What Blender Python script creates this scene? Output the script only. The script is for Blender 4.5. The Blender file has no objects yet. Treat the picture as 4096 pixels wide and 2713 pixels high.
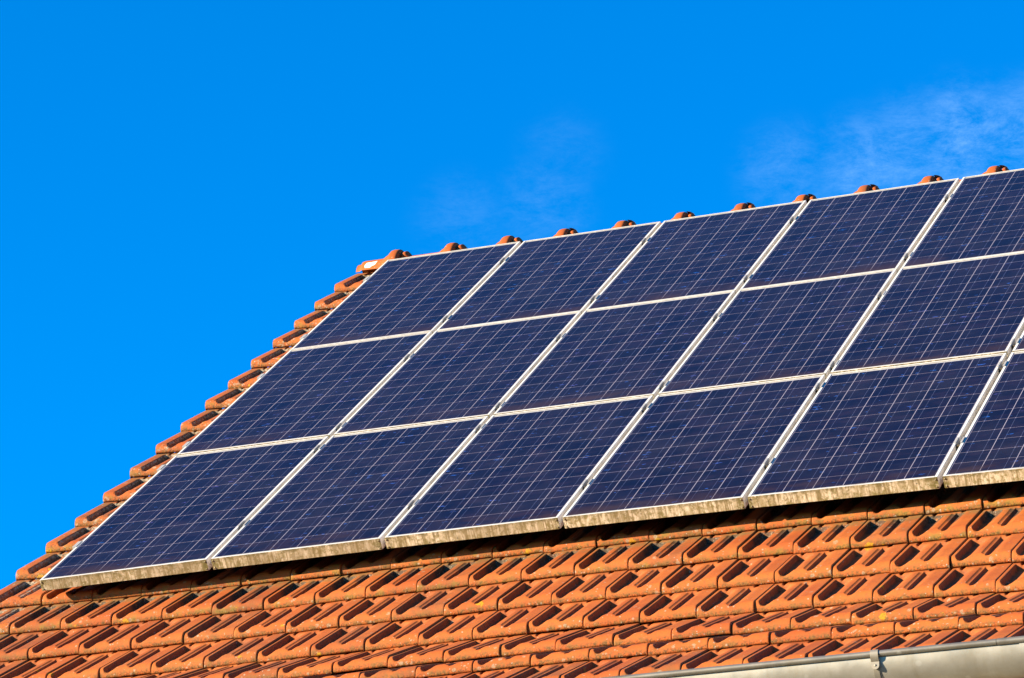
import bpy, math, random
import numpy as np
from mathutils import Matrix, Vector

random.seed(7)
rng = np.random.default_rng(11)
scene = bpy.context.scene
COL = scene.collection

# ------------------------------------------------------------------ frame of reference
# roof coordinates: u along the eave, v up the slope, n out of the roof; the panels' top faces lie on n = 0
ALPHA = math.radians(37.0439)                 # roof pitch
GROUND = 7.5                                  # height of the roof origin above the ground
CA, SA = math.cos(ALPHA), math.sin(ALPHA)
M_ROOF = Matrix.Translation((0, 0, GROUND)) @ Matrix.Rotation(ALPHA, 4, 'X')


def to_world(u, v, n):
    return M_ROOF @ Vector((u, v, n))


# ------------------------------------------------------------------ camera
cam_data = bpy.data.cameras.new('camera')
cam = bpy.data.objects.new('camera', cam_data)
COL.objects.link(cam)
scene.camera = cam
cam_data.sensor_width = 36.0
cam_data.lens = 14908.55 / 4096 * 36.0
cam_data.clip_end = 6000
_r = Vector((0.930314, 0.292742, -0.220948))
_d = Vector((-0.123776, -0.316486, -0.940487))
_f = Vector((-0.345247, 0.902296, -0.258197))
rot = M_ROOF.to_3x3()
X, Y, Z = rot @ _r, -(rot @ _d), -(rot @ _f)
mc = Matrix((X, Y, Z)).transposed().to_4x4()
mc.translation = to_world(7.83244, -15.66102, 4.83708)
cam.matrix_world = mc

# ------------------------------------------------------------------ sun and sky
SUN_ROOF = Vector((-1.42, -0.59, 1.0)).normalized()      # towards the sun, in roof coordinates
sun_dir = (rot @ SUN_ROOF).normalized()
sun_el = math.asin(sun_dir.z)
sun_az = math.atan2(sun_dir.x, sun_dir.y)
sd = bpy.data.lights.new('sun', 'SUN')
sd.energy = 5.0
sd.angle = math.radians(0.5)
sd.color = (1.0, 0.83, 0.58)
so = bpy.data.objects.new('sun', sd)
COL.objects.link(so)
so.matrix_world = sun_dir.to_track_quat('Z', 'Y').to_matrix().to_4x4()

world = bpy.data.worlds.new('World')
scene.world = world
world.use_nodes = True
wt = world.node_tree
wt.nodes.clear()


def N(t, typ, **kw):
    nd = t.nodes.new(typ)
    for k, v in kw.items():
        if k == 'inp':
            for kk, vv in v.items():
                nd.inputs[kk].default_value = vv
        else:
            setattr(nd, k, v)
    return nd


def pix_dir(x, y):
    """world direction seen at a pixel of the 4096 wide photograph (only used to say where the thin cloud drifts)"""
    d = Vector(((x - 2048) / 14908.55, -(y - 1356.5) / 14908.55, -1.0))
    return (mc.to_3x3() @ d).normalized()


sky = N(wt, 'ShaderNodeTexSky', sky_type='NISHITA', sun_disc=False)
sky.sun_elevation = sun_el
sky.sun_rotation = sun_az
sky.altitude = 300
sky.air_density = 1.0
sky.dust_density = 0.4
sky.ozone_density = 3.0
tint = N(wt, 'ShaderNodeMix', data_type='RGBA', blend_type='MULTIPLY')
tint.inputs['Factor'].default_value = 1.0
tint.inputs['B'].default_value = (0.0, 1.05, 1.93, 1)
wt.links.new(sky.outputs['Color'], tint.inputs['A'])
tc = N(wt, 'ShaderNodeTexCoord')
noise = N(wt, 'ShaderNodeTexNoise', inp={'Scale': 55.0, 'Detail': 12.0, 'Roughness': 0.78, 'Distortion': 0.25})
mpc = N(wt, 'ShaderNodeMapping')
mpc.inputs['Scale'].default_value = (1.0, 1.0, 2.2)
wt.links.new(tc.outputs['Generated'], mpc.inputs['Vector'])
wt.links.new(mpc.outputs[0], noise.inputs['Vector'])
ramp = N(wt, 'ShaderNodeMapRange', interpolation_type='SMOOTHSTEP',
         inp={'From Min': 0.34, 'From Max': 0.78})
wt.links.new(noise.outputs['Fac'], ramp.inputs['Value'])
acc = None
for (px, py, rad, amp) in ((3860, 560, 0.024, 0.85), (3480, 680, 0.023, 0.65), (4110, 560, 0.024, 0.85), (3650, 600, 0.022, 0.6),
                           (2180, 820, 0.020, 0.26), (2250, 620, 0.018, 0.12), (1850, 890, 0.020, 0.18),
                           (3150, 690, 0.02, 0.35)):
    dv = pix_dir(px, py)
    dist = N(wt, 'ShaderNodeVectorMath', operation='DISTANCE')
    dist.inputs[1].default_value = dv
    nrm = N(wt, 'ShaderNodeVectorMath', operation='NORMALIZE')
    wt.links.new(tc.outputs['Generated'], nrm.inputs[0])
    wt.links.new(nrm.outputs[0], dist.inputs[0])
    mr = N(wt, 'ShaderNodeMapRange', interpolation_type='SMOOTHERSTEP',
           inp={'From Min': rad, 'From Max': 0.0, 'To Min': 0.0, 'To Max': amp})
    wt.links.new(dist.outputs['Value'], mr.inputs['Value'])
    if acc is None:
        acc = mr.outputs[0]
    else:
        mx = N(wt, 'ShaderNodeMath', operation='MAXIMUM')
        wt.links.new(acc, mx.inputs[0])
        wt.links.new(mr.outputs[0], mx.inputs[1])
        acc = mx.outputs[0]
cm = N(wt, 'ShaderNodeMath', operation='MULTIPLY')
wt.links.new(ramp.outputs[0], cm.inputs[0])
wt.links.new(acc, cm.inputs[1])
cs = N(wt, 'ShaderNodeMath', operation='MULTIPLY', inp={1: 0.34})
wt.links.new(cm.outputs[0], cs.inputs[0])
cloud = N(wt, 'ShaderNodeMix', data_type='RGBA')
cloud.inputs['B'].default_value = (4.4, 6.9, 9.8, 1)
wt.links.new(cs.outputs[0], cloud.inputs['Factor'])
wt.links.new(tint.outputs['Result'], cloud.inputs['A'])
bg = N(wt, 'ShaderNodeBackground', inp={'Strength': 0.0500})
wt.links.new(cloud.outputs['Result'], bg.inputs['Color'])
wo = N(wt, 'ShaderNodeOutputWorld')
wt.links.new(bg.outputs[0], wo.inputs[0])

scene.view_settings.view_transform = 'Standard'
scene.view_settings.look = 'None'
scene.view_settings.exposure = 1.78
scene.view_settings.gamma = 1.0

# ------------------------------------------------------------------ measured unevenness of the old roof
_co = np.array([[-0.007499, 0.00929], [-0.005569, -0.028885], [0.005503, -0.004365], [-0.000759, 0.025029],
                [-0.027162, -0.014283], [0.021672, -0.01183], [0.018939, 0.066103], [0.039168, -0.040466],
                [0.051529, 0.083675], [0.070237, -0.005077]])


def uneven(P):
    """courses and columns of the hand-laid roof are not perfectly regular: a few centimetres over its length"""
    P = np.array(P, float)
    a = (np.clip(P[:, 0], -0.8, 5.4) - 2.2) / 3
    b = np.clip(P[:, 1], -3.8, 3.6) / 3.5
    B = np.stack([a ** i * b ** j for i in range(4) for j in range(4 - i)], 1)
    P[:, :2] += B @ _co
    return P


def swell(u):
    """the tile surface lifts towards the gable and sags a little along its length"""
    u = np.asarray(u, float)
    return 0.05 * np.exp(-(u + 0.33) / 0.68) - 0.010 * np.clip((u - 1.5) / 2.8, 0, 1.3) ** 2


# ------------------------------------------------------------------ object helpers
WORLD_M = {}


def thing(name, label, cat, M=None, group=None, kind=None):
    o = bpy.data.objects.new(name, None)
    COL.objects.link(o)
    o.empty_display_size = 0.1
    M = M or Matrix.Identity(4)
    o.matrix_world = M
    WORLD_M[o.name] = M.copy()
    o['label'] = label
    o['category'] = cat
    if group:
        o['group'] = group
    if kind:
        o['kind'] = kind
    return o


def obj(name, mesh, mat, parent=None, M=None):
    o = bpy.data.objects.new(name, mesh)
    COL.objects.link(o)
    M = M or Matrix.Identity(4)
    WORLD_M[o.name] = M.copy()
    if parent is not None:
        o.parent = parent
        o.matrix_basis = WORLD_M[parent.name].inverted() @ M
    else:
        o.matrix_world = M
    if mat is not None and len(mesh.materials) == 0:
        mesh.materials.append(mat)
    return o


def np_mesh(name, V, F, uv=None, smooth=True, attrs=None):
    """V (n,3); F (m,4) quads; uv (m*4,2); attrs {name: per-vertex float}"""
    me = bpy.data.meshes.new(name)
    V = np.asarray(V, np.float32)
    F = np.asarray(F, np.int32)
    me.vertices.add(len(V))
    me.vertices.foreach_set('co', V.ravel())
    me.loops.add(F.size)
    me.loops.foreach_set('vertex_index', F.ravel())
    me.polygons.add(len(F))
    me.polygons.foreach_set('loop_start', np.arange(0, F.size, F.shape[1], dtype=np.int32))
    me.polygons.foreach_set('loop_total', np.full(len(F), F.shape[1], np.int32))
    me.update(calc_edges=True)
    if uv is not None:
        l = me.uv_layers.new(name='UVMap')
        l.data.foreach_set('uv', np.asarray(uv, np.float32).ravel())
    if attrs:
        for k, a in attrs.items():
            at = me.attributes.new(k, 'FLOAT', 'POINT')
            at.data.foreach_set('value', np.asarray(a, np.float32))
    me.polygons.foreach_set('use_smooth', np.full(len(F), smooth, bool))
    me.validate()
    return me


class MB:
    """collects boxes, tubes and grids into one mesh"""

    def __init__(self):
        self.V, self.F = [], []

    def add(self, V, F):
        b = len(self.V)
        self.V += [tuple(v) for v in V]
        self.F += [tuple(i + b for i in f) for f in F]

    def box(self, x0, x1, y0, y1, z0, z1, ch=0.0):
        if ch <= 0:
            V = [(x, y, z) for x in (x0, x1) for y in (y0, y1) for z in (z0, z1)]
            F = [(0, 1, 3, 2), (4, 6, 7, 5), (0, 4, 5, 1), (2, 3, 7, 6), (0, 2, 6, 4), (1, 5, 7, 3)]
            self.add(V, F)
            return
        # box with all edges chamfered by ch
        V = []
        idx = {}
        for ix, x in enumerate((x0, x1)):
            for iy, y in enumerate((y0, y1)):
                for iz, z in enumerate((z0, z1)):
                    sx, sy, sz = (1 - 2 * ix) * ch, (1 - 2 * iy) * ch, (1 - 2 * iz) * ch
                    idx[ix, iy, iz, 'x'] = len(V); V.append((x, y + sy, z + sz))
                    idx[ix, iy, iz, 'y'] = len(V); V.append((x + sx, y, z + sz))
                    idx[ix, iy, iz, 'z'] = len(V); V.append((x + sx, y + sy, z))
        F = []
        for s in (0, 1):
            f = [idx[s, 0, 0, 'x'], idx[s, 0, 1, 'x'], idx[s, 1, 1, 'x'], idx[s, 1, 0, 'x']]
            F.append(f if s == 0 else f[::-1])
            f = [idx[0, s, 0, 'y'], idx[1, s, 0, 'y'], idx[1, s, 1, 'y'], idx[0, s, 1, 'y']]
            F.append(f if s == 0 else f[::-1])
            f = [idx[0, 0, s, 'z'], idx[0, 1, s, 'z'], idx[1, 1, s, 'z'], idx[1, 0, s, 'z']]
            F.append(f if s == 0 else f[::-1])
        for a in (0, 1):
            for b in (0, 1):
                f = [idx[a, b, 0, 'x'], idx[a, b, 1, 'x'], idx[a, b, 1, 'y'], idx[a, b, 0, 'y']]
                F.append(f if (a == b) else f[::-1])
                f = [idx[a, 0, b, 'x'], idx[a, 0, b, 'z'], idx[a, 1, b, 'z'], idx[a, 1, b, 'x']]
                F.append(f if (a == b) else f[::-1])
                f = [idx[0, a, b, 'y'], idx[1, a, b, 'y'], idx[1, a, b, 'z'], idx[0, a, b, 'z']]
                F.append(f if (a == b) else f[::-1])
        for a in (0, 1):
            for b in (0, 1):
                for c in (0, 1):
                    f = [idx[a, b, c, 'x'], idx[a, b, c, 'y'], idx[a, b, c, 'z']]
                    F.append(f if ((a + b + c) % 2 == 0) else f[::-1])
        self.add(V, F)

    def grid(self, P, closed=False):
        """P: (rows, cols, 3)"""
        P = np.asarray(P)
        r, c = P.shape[:2]
        F = []
        for i in range(r - 1):
            for j in range(c - 1 if not closed else c):
                k = (j + 1) % c
                F.append((i * c + j, i * c + k, (i + 1) * c + k, (i + 1) * c + j))
        self.add(P.reshape(-1, 3), F)

    def cyl(self, c, axis, r, h, n=16, dome=0.0):
        """cylinder from point c along unit axis"""
        a = Vector(axis).normalized()
        t = a.orthogonal().normalized()
        b = a.cross(t)
        c = Vector(c)
        rings = [(0, r), (h, r), (h + dome, r * 0.55)]
        V = []
        for (z, rr) in rings:
            for i in range(n):
                an = 2 * math.pi * i / n
                V.append(c + a * z + (t * math.cos(an) + b * math.sin(an)) * rr)
        V.append(c + a * (h + dome * 1.15))
        F = []
        for k in range(2):
            for i in range(n):
                j = (i + 1) % n
                F.append((k * n + i, k * n + j, (k + 1) * n + j, (k + 1) * n + i))
        for i in range(n):
            F.append((2 * n + i, 2 * n + (i + 1) % n, 3 * n))
        self.add(V, F)

    def mesh(self, name, smooth=False, warp=None, recalc=True, auto=None):
        V = np.array(self.V, float)
        if warp is not None:
            V = warp(V)
        me = bpy.data.meshes.new(name)
        me.from_pydata([tuple(v) for v in V], [], self.F)
        if recalc:
            import bmesh
            bm = bmesh.new()
            bm.from_mesh(me)
            bmesh.ops.recalc_face_normals(bm, faces=bm.faces)
            bm.to_mesh(me)
            bm.free()
        if smooth:
            me.polygons.foreach_set('use_smooth', np.ones(len(me.polygons), bool))
            if auto:
                me.set_sharp_from_angle(angle=math.radians(auto))
        me.update()
        return me


# ------------------------------------------------------------------ materials
def new_mat(name):
    m = bpy.data.materials.new(name)
    m.use_nodes = True
    t = m.node_tree
    b = t.nodes['Principled BSDF']
    return m, t, b


class G:
    """small graph helper"""

    def __init__(self, t):
        self.t = t

    def n(self, typ, **kw):
        return N(self.t, typ, **kw)

    def l(self, a, b):
        self.t.links.new(a, b)

    def math(self, op, a, b=None, c=None, clamp=False):
        nd = self.n('ShaderNodeMath', operation=op)
        nd.use_clamp = clamp
        for i, x in enumerate((a, b, c)):
            if x is None:
                continue
            if isinstance(x, (int, float)):
                nd.inputs[i].default_value = x
            else:
                self.l(x, nd.inputs[i])
        return nd.outputs[0]

    def rng(self, x, a, b, c=0.0, d=1.0, smooth=True):
        nd = self.n('ShaderNodeMapRange', interpolation_type='SMOOTHSTEP' if smooth else 'LINEAR',
                    inp={'From Min': a, 'From Max': b, 'To Min': c, 'To Max': d})
        self.l(x, nd.inputs['Value'])
        return nd.outputs[0]

    def mix(self, f, a, b, mode='MIX'):
        nd = self.n('ShaderNodeMix', data_type='RGBA', blend_type=mode)
        for k, x in (('Factor', f), ('A', a), ('B', b)):
            if isinstance(x, (int, float)):
                nd.inputs[k].default_value = x
            elif isinstance(x, tuple):
                nd.inputs[k].default_value = (x[0], x[1], x[2], 1)
            else:
                self.l(x, nd.inputs[k])
        return nd.outputs['Result']

    def noise(self, vec, scale, detail=4.0, rough=0.55, dist=0.0, out='Fac'):
        nd = self.n('ShaderNodeTexNoise', inp={'Scale': scale, 'Detail': detail, 'Roughness': rough, 'Distortion': dist})
        if vec is not None:
            self.l(vec, nd.inputs['Vector'])
        return nd.outputs[out]

    def voro(self, vec, scale, feature='F1', rand=1.0):
        nd = self.n('ShaderNodeTexVoronoi', feature=feature, inp={'Scale': scale, 'Randomness': rand})
        self.l(vec, nd.inputs['Vector'])
        return nd

    def scale(self, vec, s):
        nd = self.n('ShaderNodeVectorMath', operation='MULTIPLY')
        self.l(vec, nd.inputs[0])
        nd.inputs[1].default_value = s
        return nd.outputs[0]

    def addv(self, a, b):
        nd = self.n('ShaderNodeVectorMath', operation='ADD')
        for i, x in enumerate((a, b)):
            if isinstance(x, tuple):
                nd.inputs[i].default_value = x
            else:
                self.l(x, nd.inputs[i])
        return nd.outputs[0]

    def sep(self, v):
        nd = self.n('ShaderNodeSeparateXYZ')
        self.l(v, nd.inputs[0])
        return nd.outputs

    def dim(self, c, f):
        nd = self.n('ShaderNodeVectorMath', operation='SCALE')
        self.l(c, nd.inputs[0])
        nd.inputs['Scale'].default_value = f
        return nd.outputs[0]

    def attr(self, name):
        nd = self.n('ShaderNodeAttribute', attribute_name=name)
        return nd.outputs['Fac']


def clay_material(name, lichen=1.0, yellow=1.0, grime=1.0, extra=0.0):
    m, t, b = new_mat(name)
    g = G(t)
    tcn = g.n('ShaderNodeTexCoord')
    P = tcn.outputs['Object']
    rnd = g.attr('rnd')
    wear = g.attr('wear')
    yy = g.attr('yy')           # metres from the front edge of the tile
    dip = g.attr('dip')         # 1 in the hollow of a trough
    # base clay: each tile its own firing
    base = g.mix(rnd, (0.70, 0.165, 0.027), (0.55, 0.113, 0.022))
    big = g.noise(P, 3.2, 3, 0.6)
    base = g.mix(g.rng(big, 0.35, 0.7), base, (0.72, 0.190, 0.033))
    fine = g.noise(P, 90, 5, 0.65)
    base = g.mix(g.math('MULTIPLY', g.rng(fine, 0.45, 0.8), 0.5), base, (0.40, 0.10, 0.04))
    streak = g.noise(g.scale(P, (70.0, 6.0, 70.0)), 1.0, 4, 0.6)
    base = g.mix(g.math('MULTIPLY', g.rng(streak, 0.5, 0.75), 0.35), base, (0.30, 0.085, 0.045))
    # dull film on the flatter top face
    odd = g.math('GREATER_THAN', rnd, 0.80)
    base = g.mix(g.math('MULTIPLY', odd, g.rng(g.noise(P, 14, 5, 0.65), 0.40, 0.62, 0.1, 0.75)), base, (0.40, 0.13, 0.04))
    film = g.math('MULTIPLY', g.rng(yy, 0.06, 0.16), g.rng(g.noise(P, 9, 4, 0.6), 0.35, 0.65))
    base = g.mix(g.math('MULTIPLY', film, 0.30), base, (0.36, 0.080, 0.024))
    # grime in the hollows and towards the covered upper end of worn tiles
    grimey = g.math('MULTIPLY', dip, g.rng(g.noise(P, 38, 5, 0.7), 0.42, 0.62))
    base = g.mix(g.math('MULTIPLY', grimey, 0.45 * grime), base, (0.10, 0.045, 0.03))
    up = g.math('MULTIPLY', g.rng(yy, 0.20, 0.30), wear)
    upn = g.math('MULTIPLY', up, g.rng(g.noise(P, 26, 6, 0.75), 0.36, 0.56))
    base = g.mix(g.math('MULTIPLY', upn, 0.80), base, (0.26, 0.19, 0.07))
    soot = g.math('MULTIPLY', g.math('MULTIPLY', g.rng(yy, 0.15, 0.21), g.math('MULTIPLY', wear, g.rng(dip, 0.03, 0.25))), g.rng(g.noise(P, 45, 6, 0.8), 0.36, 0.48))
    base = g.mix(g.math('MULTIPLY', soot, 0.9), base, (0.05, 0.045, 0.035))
    # moss strip on the front edge
    edge = g.rng(yy, 0.020, 0.001)
    mo = g.math('MULTIPLY', edge, g.rng(g.noise(P, 34, 6, 0.7), 0.40, 0.62))
    base = g.mix(g.math('MULTIPLY', mo, 0.75), base, (0.26, 0.16, 0.04))
    mo2 = g.math('MULTIPLY', g.math('MULTIPLY', g.rng(yy, 0.026, 0.003), wear), g.rng(g.noise(P, 15, 5, 0.65), 0.50, 0.64))
    base = g.mix(g.math('MULTIPLY', mo2, 0.6), base, (0.36, 0.27, 0.04))
    eb = g.math('MULTIPLY', g.rng(yy, 0.010, 0.0), g.rng(g.noise(P, 120, 5, 0.7), 0.45, 0.6))
    base = g.mix(g.math('MULTIPLY', eb, 0.8), base, (0.06, 0.045, 0.02))
    # pale crusty lichen rosettes, thick near the front edge, sparse elsewhere
    Pd = g.addv(P, g.scale(g.noise(P, 60, 3, 0.6, out='Color'), (0.010, 0.010, 0.010)))
    patchy = g.rng(g.noise(P, 7, 4, 0.6), 0.42, 0.62)
    nearf = g.math('MULTIPLY', g.rng(yy, 0.055, 0.012, 0.0, 0.52 + extra), patchy)
    for (sc, th, r0, colr, dens) in ((38, 0.92, 0.40, (0.52, 0.42, 0.28), 1.0), (62, 0.95, 0.36, (0.62, 0.50, 0.36), 0.8),
                                     (105, 0.95, 0.38, (0.72, 0.62, 0.50), 0.5)):
        v = g.voro(Pd, sc)
        cc = g.sep(v.outputs['Color'])
        thr = g.math('SUBTRACT', th, g.math('MULTIPLY', nearf, dens))
        pick = g.math('GREATER_THAN', cc[0], thr)
        rad = g.math('MULTIPLY', cc[1], r0 * lichen)
        disc = g.math('SUBTRACT', rad, v.outputs['Distance'])
        disc = g.rng(disc, 0.0, 0.06)
        crust = g.rng(g.noise(P, 210, 3, 0.7), 0.40, 0.54)
        f = g.math('MULTIPLY', g.math('MULTIPLY', disc, pick), g.math('ADD', g.math('MULTIPLY', crust, 0.62), 0.08))
        base = g.mix(f, base, colr)
    crumb = g.math('MULTIPLY', g.math('MULTIPLY', g.rng(yy, 0.19, 0.25), g.math('MULTIPLY', wear, g.rng(dip, 0.05, 0.4))), g.rng(g.noise(P, 110, 4, 0.8), 0.56, 0.62))
    base = g.mix(g.math('MULTIPLY', crumb, 0.75), base, (0.55, 0.45, 0.32))
    if extra > 0:
        ov = g.math('MULTIPLY', g.rng(g.noise(P, 85, 5, 0.8), 0.58, 0.66), g.rng(g.noise(P, 10, 4, 0.6), 0.42, 0.6))
        base = g.mix(g.math('MULTIPLY', ov, 0.8), base, (0.62, 0.50, 0.36))
        rimd = g.math('MULTIPLY', g.rng(dip, 0.04, 0.2), g.rng(dip, 0.95, 0.5))
        ov2 = g.math('MULTIPLY', rimd, g.rng(g.noise(P, 70, 5, 0.8), 0.46, 0.56))
        base = g.mix(g.math('MULTIPLY', ov2, 0.85), base, (0.55, 0.47, 0.34))
        bs = g.math('MULTIPLY', g.rng(yy, 0.07, 0.01), g.rng(g.noise(P, 95, 5, 0.8), 0.54, 0.62))
        base = g.mix(g.math('MULTIPLY', bs, 0.8), base, (0.09, 0.05, 0.025))
    # orange-yellow lichen
    Py = g.addv(P, g.scale(g.noise(P, 45, 4, 0.7, out='Color'), (0.03, 0.03, 0.03)))
    v = g.voro(Py, 17)
    cc = g.sep(v.outputs['Color'])
    pick = g.math('GREATER_THAN', cc[0], g.math('SUBTRACT', 0.985, g.math('MULTIPLY', nearf, 0.35 * yellow)))
    disc = g.rng(g.math('SUBTRACT', g.math('MULTIPLY', cc[1], 0.36), v.outputs['Distance']), 0.0, 0.05)
    f = g.math('MULTIPLY', g.math('MULTIPLY', disc, pick), g.rng(g.noise(P, 160, 4, 0.7), 0.38, 0.5))
    base = g.mix(g.math('MULTIPLY', f, 0.95), base, (0.70, 0.36, 0.01))
    # dark algae specks
    sp = g.math('MULTIPLY', g.rng(g.noise(P, 150, 5, 0.8), 0.60 - 0.04 * grime, 0.68), g.rng(g.noise(P, 12, 3, 0.6), 0.40, 0.65))
    base = g.mix(g.math('MULTIPLY', sp, 0.55 * grime), base, (0.06, 0.035, 0.03))
    base = g.dim(base, 0.52)
    g.l(base, b.inputs['Base Color'])
    b.inputs['Roughness'].default_value = 0.72
    b.inputs['Specular IOR Level'].default_value = 0.16
    bump = g.n('ShaderNodeBump', inp={'Strength': 0.35, 'Distance': 0.0025})
    hh = g.math('ADD', g.noise(P, 130, 6, 0.7), g.math('MULTIPLY', f, 0.6))
    g.l(hh, bump.inputs['Height'])
    g.l(bump.outputs[0], b.inputs['Normal'])
    return m


MAT = {}
MAT['clay'] = clay_material('clay_tile')
MAT['clay_verge'] = clay_material('clay_verge_tile', lichen=1.35, yellow=2.4, grime=2.2, extra=0.25)
MAT['clay_ridge'] = clay_material('clay_ridge_cap', lichen=1.1, yellow=1.0, grime=1.4)


def frame_material():
    m, t, b = new_mat('white_aluminium_frame')
    g = G(t)
    tcn = g.n('ShaderNodeTexCoord')
    oi = g.n('ShaderNodeObjectInfo')
    P = g.addv(tcn.outputs['Object'], oi.outputs['Location'])
    PS = P
    nrm = g.sep(tcn.outputs['Normal'])
    loc = g.sep(tcn.outputs['Object'])
    white = g.mix(g.rng(g.noise(P, 6, 4, 0.6), 0.3, 0.7), (0.90, 0.88, 0.83), (0.84, 0.82, 0.77))
    # grime on the top lip along the row joints
    lip = g.math('MULTIPLY', g.rng(loc[1], 0.014, 0.010), g.rng(g.noise(g.scale(P, (5.0, 60.0, 60.0)), 1.0, 5, 0.7), 0.52, 0.66))
    white = g.mix(g.math('MULTIPLY', lip, 0.55), white, (0.42, 0.33, 0.22))
    # the face towards the eave collects algae and streaks of dirt
    front = g.rng(nrm[1], -0.45, -0.75)
    st = g.noise(g.scale(P, (42.0, 60.0, 11.0)), 1.0, 5, 0.65, 0.5)
    cream = g.mix(g.rng(st, 0.36, 0.62), (0.80, 0.66, 0.48), (0.40, 0.31, 0.17))
    blot = g.noise(P, 34, 6, 0.75, 0.4)
    cream = g.mix(g.math('MULTIPLY', g.rng(blot, 0.47, 0.60), 0.85), cream, (0.22, 0.17, 0.05))
    wide = g.noise(P, 2.6, 3, 0.5)
    cream = g.mix(g.math('MULTIPLY', g.rng(wide, 0.50, 0.66), 0.5), cream, (0.24, 0.17, 0.09))
    drip = g.noise(g.scale(P, (75.0, 60.0, 4.0)), 1.0, 4, 0.6, 0.3)
    cream = g.mix(g.math('MULTIPLY', g.rng(drip, 0.50, 0.60), 0.75), cream, (0.20, 0.14, 0.05))
    corner = g.math('MAXIMUM', g.rng(loc[0], 0.05, 0.0), g.rng(loc[0], 0.75, 0.81))
    cream = g.mix(g.math('MULTIPLY', corner, g.rng(blot, 0.40, 0.56)), cream, (0.16, 0.13, 0.035))
    topd = g.rng(loc[2], -0.020, -0.003)
    dd = g.math('MULTIPLY', topd, g.rng(g.noise(P, 40, 6, 0.75), 0.40, 0.60))
    cream = g.mix(g.math('MULTIPLY', dd, 0.85), cream, (0.13, 0.10, 0.035))
    speck = g.rng(g.noise(P, 75, 4, 0.8), 0.60, 0.67)
    cream = g.mix(g.math('MULTIPLY', speck, 0.8), cream, (0.07, 0.055, 0.03))
    pale = g.rng(g.noise(P, 95, 4, 0.6), 0.60, 0.70)
    cream = g.mix(g.math('MULTIPLY', pale, 0.6), cream, (0.80, 0.70, 0.52))
    # side faces: colour lightened beyond the lip's white to lift their shade
    side = g.rng(g.math('ABSOLUTE', nrm[0]), 0.5, 0.8)
    white = g.mix(g.math('MULTIPLY', side, 1.0), white,
                  g.mix(g.rng(g.noise(P, 10, 4, 0.6), 0.3, 0.7), (1.15, 1.08, 0.98), (0.92, 0.84, 0.72)))
    col = g.mix(front, g.dim(white, 0.55), g.dim(cream, 0.74))
    g.l(col, b.inputs['Base Color'])
    g.l(g.mix(front, (0.60, 0.60, 0.60), (0.85, 0.85, 0.85)), b.inputs['Roughness'])
    b.inputs['Specular IOR Level'].default_value = 0.25
    bump = g.n('ShaderNodeBump', inp={'Strength': 0.5, 'Distance': 0.002})
    g.l(g.math('MULTIPLY', g.noise(P, 90, 6, 0.75), front), bump.inputs['Height'])
    g.l(bump.outputs[0], b.inputs['Normal'])
    return m


MAT['frame'] = frame_material()

PW, PH, PT = 0.808, 1.586, 0.052     # panel width, height, thickness
LIP = 0.0120


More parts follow.
